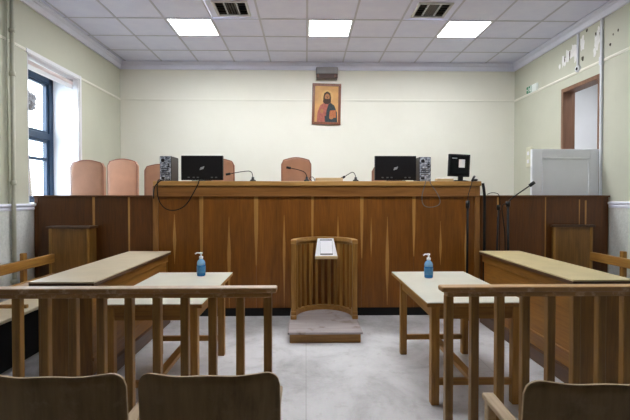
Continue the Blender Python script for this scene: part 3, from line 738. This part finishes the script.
MB().tube([(2.57, 5.03, 1.53), (2.585, 5.03, 1.542), (2.61, 5.03, 1.56), (2.622, 5.03, 1.568)], .02, 10).build('microphone', M['blackmatt'], t, o)
cable([(2.30, 5.03, 1.32), (2.27, 5.03, 1.32), (2.25, 5.04, 1.28), (2.27, 5.04, 1.15), (2.30, 5.05, .95), (2.30, 5.05, .6), (2.27, 5.05, .01)], .006, 'black cable hanging between the two stands by the door-side wing')

# ------------------------------------------------------------------ panelled boxes in front of the wings
def side_box(x0, x1, lab, yf=4.94):
    t = thing('panelled_cabinet', lab, 'cabinet', ((x0+x1)/2, 5.1, 0), 0, 'box ends of the pews'); o = t.location
    MB().box(x0+.012, x1-.012, yf+.025, 5.134, .001, 1.05, .003).build('body', M['deskZ'], t, o)
    MB().box(x0-.012, x1+.012, yf, 5.136, 1.05, 1.075, .004).build('cap', M['darkwood'], t, o)
    for a, b in ((x0+.01, x0+.04), (x1-.04, x1-.01)): MB().box(a, b, yf+.015, yf+.028, .001, 1.05, .003).build('edge_strip', M['oakZ'], t, o)
side_box(-2.865, -2.40, 'tall flat wooden box before the window-side wing, by the left pew')
side_box(2.875, 3.36, 'tall flat wooden box before the door-side wing, by the right pew', 5.07)

def pew(side, xb, xf, y0, y1, lab):
    t = thing('pew', lab, 'bench', ((xb+xf)/2, (y0+y1)/2, 0), 0, 'pews along the side walls'); o = t.location
    s = 1 if xf > xb else -1
    MB().box(xb-.018, xb+.018, y0, y1, .68, .775, .006).build('back_rail', M['oakY'], t, o)
    MB().box(xb-.016, xb+.016, y0, y1, .5, .56, .006).build('lower_rail', M['oakY'], t, o)
    MB().box(min(xb+.03*s, xf), max(xb+.03*s, xf), y0, y1, .42, .45, .006).build('seat', M['laminate_pink'], t, o)
    MB().box(min(xf-.05*s, xf-.03*s), max(xf-.05*s, xf-.03*s), y0+.04, y1-.04, .03, .42, .003).build('front_panel', M['blackmatt'], t, o)
    for k in range(3):
        y = y0+.12+(y1-y0-.55)*k/2
        MB().box(xb-.055*s-.02, xb-.055*s+.02, y-.03, y+.03, .001, .835, .005).box(min(xb-.06*s, xb), max(xb-.06*s, xb), y-.015, y+.015, .70, .75, 0).build('back_post', M['oakZ'], t, o)
        MB().box(min(xb-.04*s, xf-.05*s), max(xb-.04*s, xf-.05*s), y-.02, y+.02, .35, .418, .003).build('bearer', M['oakX'], t, o)
    return t, o
t, o = pew(1, -2.79, -2.33, 3.2, 4.93, 'wooden pew with a back rail along the left wall')
MB().box(-2.80, -2.33, 3.72, 3.75, .47, .50, .004).build('arm_bar', M['oakX'], t, o)
pew(-1, 3.25, 2.8, 3.2, 4.96, 'wooden pew with a back rail along the right wall')

# ------------------------------------------------------------------ lawyers' desks
def desk(x0, x1, y0, y1, s, lab, top):
    """s = +1: the panelled side faces +X"""
    t = thing('counter_desk', lab, 'desk', ((x0+x1)/2, (y0+y1)/2, 0), 0, 'long panelled desks'); o = t.location
    z = .80
    MB().box(x0, x1, y0, y1, z-.012, z, .002).build('top', top, t, o)
    MB().box(x0+.001, x1-.001, y0+.001, y1-.001, z-.038, z-.012, .002).build('top_edging', M['darkwood'], t, o)
    MB().box(x0+.05, x1-.03, y0+.03, y0+.055, .001, z-.038, .003).build('end_panel', M['deskZ'], t, o)
    MB().box(x0+.05, x1-.03, y1-.055, y1-.03, .001, z-.038, .003).build('end_panel', M['deskZ'], t, o)
    xs = x1-.035 if s > 0 else x0+.035
    MB().box(min(xs, xs-.02*s), max(xs, xs-.02*s), y0+.055, y1-.055, .12, z-.038, .002).build('side_panel', M['deskY'], t, o)
    xo = xs+.0*s
    MB().box(min(xo, xo+.012*s), max(xo, xo+.012*s), y0+.03, y1-.03, z-.115, z-.04, .003).build('moulding', M['deskY'], t, o)
    MB().box(min(xo, xo+.014*s), max(xo, xo+.014*s), y0+.03, y1-.03, .22, .25, .004).build('moulding', M['deskY'], t, o)
    MB().box(min(xo-.02*s, xo+.028*s), max(xo-.02*s, xo+.028*s), y0+.03, y1-.01, .001, .12, .005).build('plinth', M['darkwood'], t, o)
    xi = x0 if s > 0 else x1
    MB().box(min(xi, xi-.085*s), max(xi, xi-.085*s), y0-.14, y1-.02, z-.055, z-.025, .004).build('side_ledge', M['oakY'], t, o)
    MB().box(min(xi+.06*s, xi+.3*s), max(xi+.06*s, xi+.3*s), y0+.055, y1-.055, .4, .42, 0).build('shelf', M['deskY'], t, o)
desk(-1.96, -1.50, 3.15, 4.935, 1, 'long panelled desk with a pale top, left of the aisle', M['laminate_pink'])
desk(1.93, 2.385, 3.15, 4.885, -1, 'long panelled desk with a yellowish top, right of the aisle', M['laminate_worn'])

# ------------------------------------------------------------------ tables
def make_table(lab):
    t = thing('table', lab, 'table', (0, 0, 0), 0, 'pale-topped tables'); w, l, z = .34, .61, .70
    MB().box(-w, w, -l, l, z-.006, z, .002).build('tabletop', M['laminate'], t)
    MB().box(-w-.001, w+.001, -l-.001, l+.001, z-.03, z-.006, .003).build('top_edging', M['oakY'], t)
    for sx in (-1, 1):
        for sy in (-1, 1):
            MB().box(sx*(w-.065)-.028, sx*(w-.065)+.028, (.40 if sy > 0 else -.555)-.028, (.40 if sy > 0 else -.555)+.028, .001, z-.03, .004).build('leg', M['oakZ'], t)
    for sx in (-1, 1): MB().box(sx*(w-.06)-.012, sx*(w-.06)+.012, -.525, .37, z-.12, z-.03, .003).build('apron', M['oakY'], t)
    for sy in (-1, 1):
        yl = .40 if sy > 0 else -.555
        MB().box(-w+.09, w-.09, yl-.012, yl+.012, z-.12, z-.03, .003).build('apron', M['oakX'], t)
        MB().box(-w+.09, w-.09, yl-.014, yl+.014, .13, .175, .003).build('cross_stretcher', M['oakX'], t)
    MB().box(-.03, .03, -.541, .386, .135, .17, .003).build('long_stretcher', M['oakY'], t)
    return t
tb = make_table('pale-topped wooden table left of the aisle, beside the left desk'); tb.location = (-1.022, 3.51, 0)
t2 = copy_tree(tb, 'pale-topped wooden table standing free, right of the aisle'); t2.location = (1.142, 3.51, 0)

def make_bottle():
    t = thing('hand_sanitizer', '', 'bottle', (0, 0, 0), 0, 'pump bottles of hand gel')
    gb = MB().lathe([(.026, 0), (.031, .004), (.0315, .05), (.0315, .085), (.0312, .088)], (0, 0, .001), 24).build('gel_body', M['gel'], t)
    MB().lathe([(.0312, .088), (.031, .105), (.026, .122), (.014, .134), (.012, .14)], (0, 0, .001), 24).build('shoulder', M['bottle'], t)
    MB().lathe([(.0319, .025), (.0322, .026), (.0322, .08), (.0319, .081)], (0, 0, .001), 24).build('wrap_label', M['label'], gb)
    p = MB(); p.lathe([(.0145, .14), (.0145, .158), (.006, .16), (.006, .176), (.011, .178), (.011, .19), (.0, .19)], (0, 0, .001), 18)
    p.tube([(0, 0, .185), (-.03, 0, .187), (-.044, 0, .178)], .0055, 8); p.build('pump', M['pump'], t)
    return t
bt = make_bottle(); bt.scale = (1.18, 1.18, 1.1); bt.location = (-.93, 3.93, .70); bt['label'] = 'blue hand gel pump bottle on the left table'
b2 = copy_tree(bt, 'blue hand gel pump bottle on the right table'); b2.location = (1.062, 3.80, .70); b2.rotation_euler = (0, 0, .3)

# ------------------------------------------------------------------ witness stand
t = thing('witness_stand', 'curved slatted wooden witness stand on a low step', 'witness stand', (.188, 4.68, 0)); o = t.location
MB().box(-.155, .525, 4.215, 5.13, .001, .088, .003).build('step_riser', M['oakX'], t, o)
MB().box(-.174, .544, 4.19, 5.135, .088, .11, .004).build('step_top', M['step'], t, o)
cx, cy, rx, ry = .194, 4.70, .325, .37
def arc(n, rx, ry, a0=0, a1=PI): return [(cx+rx*math.cos(a0+(a1-a0)*k/n), cy+ry*math.sin(a0+(a1-a0)*k/n)) for k in range(n+1)]
def band(r0, r1, z0, z1, y_front):
    outer = [(cx+rx+r1, y_front)]+arc(28, rx+r1, ry+r1)+[(cx-rx-r1, y_front)]
    inner = [(cx-rx+r0, y_front)]+arc(28, rx-r0, ry-r0, PI, 0)+[(cx+rx-r0, y_front)]
    return MB().prism(outer+inner, z0, z1, 'Z', 0, .004, 2)
band(.03, .03, .905, .945, 4.655).build('hand_rail', M['trimX'], t, o)
band(.014, .014, .875, .905, 4.69).build('under_rail', M['oakX'], t, o)
band(.022, .022, .11, .165, 4.69).build('foot_rail', M['oakX'], t, o)
for s in (-1, 1):
    x = cx+s*rx
    fp = MB().box(x-.026, x+.026, 4.665, 4.717, .11, .905, .004).build('front_post', M['oakZ'], t, o)
    MB().box(x-.03, x+.03, 4.63, 4.70, .11, .15, .006).box(x-.028, x+.028, 4.655, 4.70, .15, .19, .006).build('post_foot', M['oakX'], fp, o)
n = 14
for k in range(1, n):
    a = PI*k/n; x, y = cx+rx*math.cos(a), cy+ry*math.sin(a)
    ang = math.atan2(ry*math.cos(a), -rx*math.sin(a))
    MB().box(x-.018, x+.018, y-.008, y+.008, .16, .88, .002, 0, Matrix.Rotation(ang, 4, 'Z')).build('slat', M['oakZ'], t, o)
Rs = Matrix.Rotation(math.radians(-44), 4, 'X'); nrm = Rs @ Vector((0, -1, 0)); bx = .222
m = MB().prism([(-.125, -.145), (.125, -.145), (.09, .12), (-.09, .12)], -.006, .006, 'Y', 0, .002, 1)
bmesh.ops.transform(m.bm, matrix=Matrix.Translation((bx, 4.93, .842)) @ Rs, verts=m.bm.verts)
board = m.build('reading_board', M['white'], t, o)
MB().box(bx-.125, bx+.125, 4.805, 4.83, .722, .755, .003).build('board_lip', M['beige'], board, o)
for x in (bx-.06, bx+.06): MB().bar((x, 4.98, .87), (x, 5.05, .89), .02, .02).build('bracket', M['steel'], board, o)
c0 = Vector((bx+.004, 4.93, .842))+nrm*.0075
p = MB()
def sheet(u0, u1, v0, v1, lift, mi):
    cc = Rs @ Vector(((u0+u1)/2, 0, (v0+v1)/2))
    q = c0+cc+nrm*lift
    p.box(q.x-(u1-u0)/2, q.x+(u1-u0)/2, q.y-.0005, q.y+.0005, q.z-(v1-v0)/2, q.z+(v1-v0)/2, 0, mi, Rs)
sheet(-.078, .078, -.13, .105, 0, 0); sheet(-.07, .07, .085, .1, .001, 1); sheet(-.07, .07, -.115, -.098, .001, 1)
for u in (-.07, .0675): sheet(u, u+.0025, -.098, .085, .001, 1)
o2 = p.build('paper_sheet', [M['paper'], M['ink']], None, c0); o2.location = c0; tag(o2, 'white sheet with dark border lines on the witness reading board', 'paper')

# ------------------------------------------------------------------ front railings
M['railpale'] = plain('rail_top_pale', rgb(204, 182, 160), .4, 0, .4, .14, 22)
M['railgold'] = plain('rail_top_gold', rgb(196, 156, 106), .4, 0, .4, .14, 22)
def railing(x_end, sgn, xs, length, lab, top):
    t = thing('railing', lab, 'railing', (x_end, 2.5, 0), 0, 'wooden railings before the public seats'); o = t.location
    a, b = sorted((x_end, x_end+sgn*length))
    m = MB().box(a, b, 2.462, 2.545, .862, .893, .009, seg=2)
    for f in m.bm.faces: f.material_index = 1 if f.normal.z > .6 else 0  # only up-facing faces take the paler tone
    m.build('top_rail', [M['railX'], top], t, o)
    MB().box(a+.03, b-.03, 2.475, 2.53, .835, .862, .004).build('under_rail', M['railX'], t, o)
    for x in xs: MB().box(x-.0225, x+.0225, 2.48, 2.525, .001, .84, .004).build('baluster', M['post'], t, o)
    return t, o
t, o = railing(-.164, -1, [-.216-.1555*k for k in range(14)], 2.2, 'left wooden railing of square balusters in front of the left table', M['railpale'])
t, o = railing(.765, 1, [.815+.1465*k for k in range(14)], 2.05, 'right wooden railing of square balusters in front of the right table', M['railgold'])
MB().box(.905, .915, 2.44, 2.475, .001, .10, .002).box(.905, .945, 2.44, 2.45, .09, .10, .002).build('foot_bracket', M['blackmatt'], t, o)

# ------------------------------------------------------------------ plywood chairs of the public
def ply_back(w, z0, z1, rc, th=.009, bow=.035, tilt=.10):
    t = bmesh.new(); nu, nv = 36, 14
    F, Bk = [], []
    for i in range(nu+1):
        # column positions denser at the sides
        u = -math.cos(PI*i/nu)
        u = .5*u+.5*(2*i/nu-1)
        x = u*w
        e = w-abs(x)
        zt = z1 - (rc-math.sqrt(max(0, rc*rc-(rc-min(e, rc))**2)) if e < rc else 0) + .0022*math.cos(2.4*PI*u)
        fr, br = [], []
        for j in range(nv+1):
            z = z0+(zt-z0)*j/nv
            y = bow*u*u - tilt*(z-z0)
            fr.append(t.verts.new((x, y, z))); br.append(t.verts.new((x, y+th, z)))
        F.append(fr); Bk.append(br)
    for i in range(nu):
        for j in range(nv):
            f = t.faces.new((F[i][j], F[i+1][j], F[i+1][j+1], F[i][j+1])); f.smooth = True
            f = t.faces.new((Bk[i][j], Bk[i][j+1], Bk[i+1][j+1], Bk[i+1][j])); f.smooth = True
        for j, k in ((0, 0), (nv, 1)):
            q = (F[i][j], Bk[i][j], Bk[i+1][j], F[i+1][j]); f = t.faces.new(q if k == 0 else q[::-1]); f.material_index = 1
    for j in range(nv):
        f = t.faces.new((F[0][j], F[0][j+1], Bk[0][j+1], Bk[0][j])); f.material_index = 1
        f = t.faces.new((F[nu][j], Bk[nu][j], Bk[nu][j+1], F[nu][j+1])); f.material_index = 1
    bmesh.ops.recalc_face_normals(t, faces=t.faces)
    m = MB(); me = bpy.data.meshes.new('tmp'); t.to_mesh(me); t.free(); m.bm.from_mesh(me); bpy.data.meshes.remove(me)
    return m
def make_ply_chair():
    """origin on the floor under the top edge of the back; the seat points to +Y"""
    t = thing('plywood_armchair', '', 'chair', (0, 0, 0), 0, 'plywood armchairs of the public seats')
    w = .222; yb = .045
    m = ply_back(w, .40, .852, .045); bmesh.ops.translate(m.bm, vec=(0, yb, 0), verts=m.bm.verts)
    m.build('backrest', [M['ply'], M['plyedge']], t)
    MB().box(-.2, .2, yb+.03, .46, .42, .435, .005).build('seat', M['ply'], t)
    for s in (-1, 1):
        x = s*(w-.034)
        MB().bar((x, yb+.045, .001), (x, yb+.045, .40), .032, .04).bar((x, yb+.06, .38), (x, .052, .66), .03, .03).build('rear_leg', M['oakZ'], t)
        MB().box(x-.016, x+.016, .365, .405, .001, .625, .004).build('front_leg', M['armwood'], t)
        MB().box(x-.023, x+.023, .03, .415, .625, .648, .006, seg=2).build('armrest', M['armwood'], t)
        MB().box(x-.012, x+.012, yb+.06, .365, .37, .42, .003).build('seat_rail', M['oakY'], t)
    MB().box(-.2, .2, .375, .395, .37, .418, .003).build('front_rail', M['oakX'], t)
    return t
pc = make_ply_chair()
pl = [((-.304, 1.345, 0), 0, 'worn plywood chair back in the foreground, nearest the aisle on the left'),
      ((-.785, 1.345, 0), .0, 'dark plywood chair back in the bottom left corner'),
      ((.875, 1.26, 0), -.03, 'plywood chair back in the bottom right corner')]
for k, (loc, rz, lab) in enumerate(pl):
    c = pc if k == 0 else copy_tree(pc)
    c.location = loc; c.rotation_euler = (0, 0, rz); c['label'] = lab

# ------------------------------------------------------------------ light, world, camera
wd = bpy.data.worlds.new('sky'); bpy.context.scene.world = wd; wd.use_nodes = True
bg = wd.node_tree.nodes['Background']; bg.inputs[0].default_value = (.80, .89, 1.0, 1); bg.inputs[1].default_value = 3.6
P = bpy.data.lights.new('window_portal', 'AREA'); P.shape = 'RECTANGLE'; P.size = WZ1-WZ0; P.size_y = WY1-WY0
P.cycles.is_portal = True
po = bpy.data.objects.new('window_portal', P); C.objects.link(po); po.location = (FX-.08, (WY0+WY1)/2, (WZ0+WZ1)/2)
po.rotation_euler = (0, -PI/2, 0)

cam = bpy.data.cameras.new('camera'); co = bpy.data.objects.new('camera', cam); C.objects.link(co)
cam.sensor_width = 36; cam.lens = 442/630*36; cam.shift_y = -6/630; cam.clip_start = .02
co.location = (0, 0, 1.40)
co.rotation_euler = (PI/2-math.atan(7/442), 0, -math.atan(9/442))
sc = bpy.context.scene; sc.camera = co
vs = sc.view_settings; vs.view_transform = 'Standard'; vs.look = 'None'; vs.gamma = 1; vs.use_curve_mapping = False; vs.exposure = 2.0
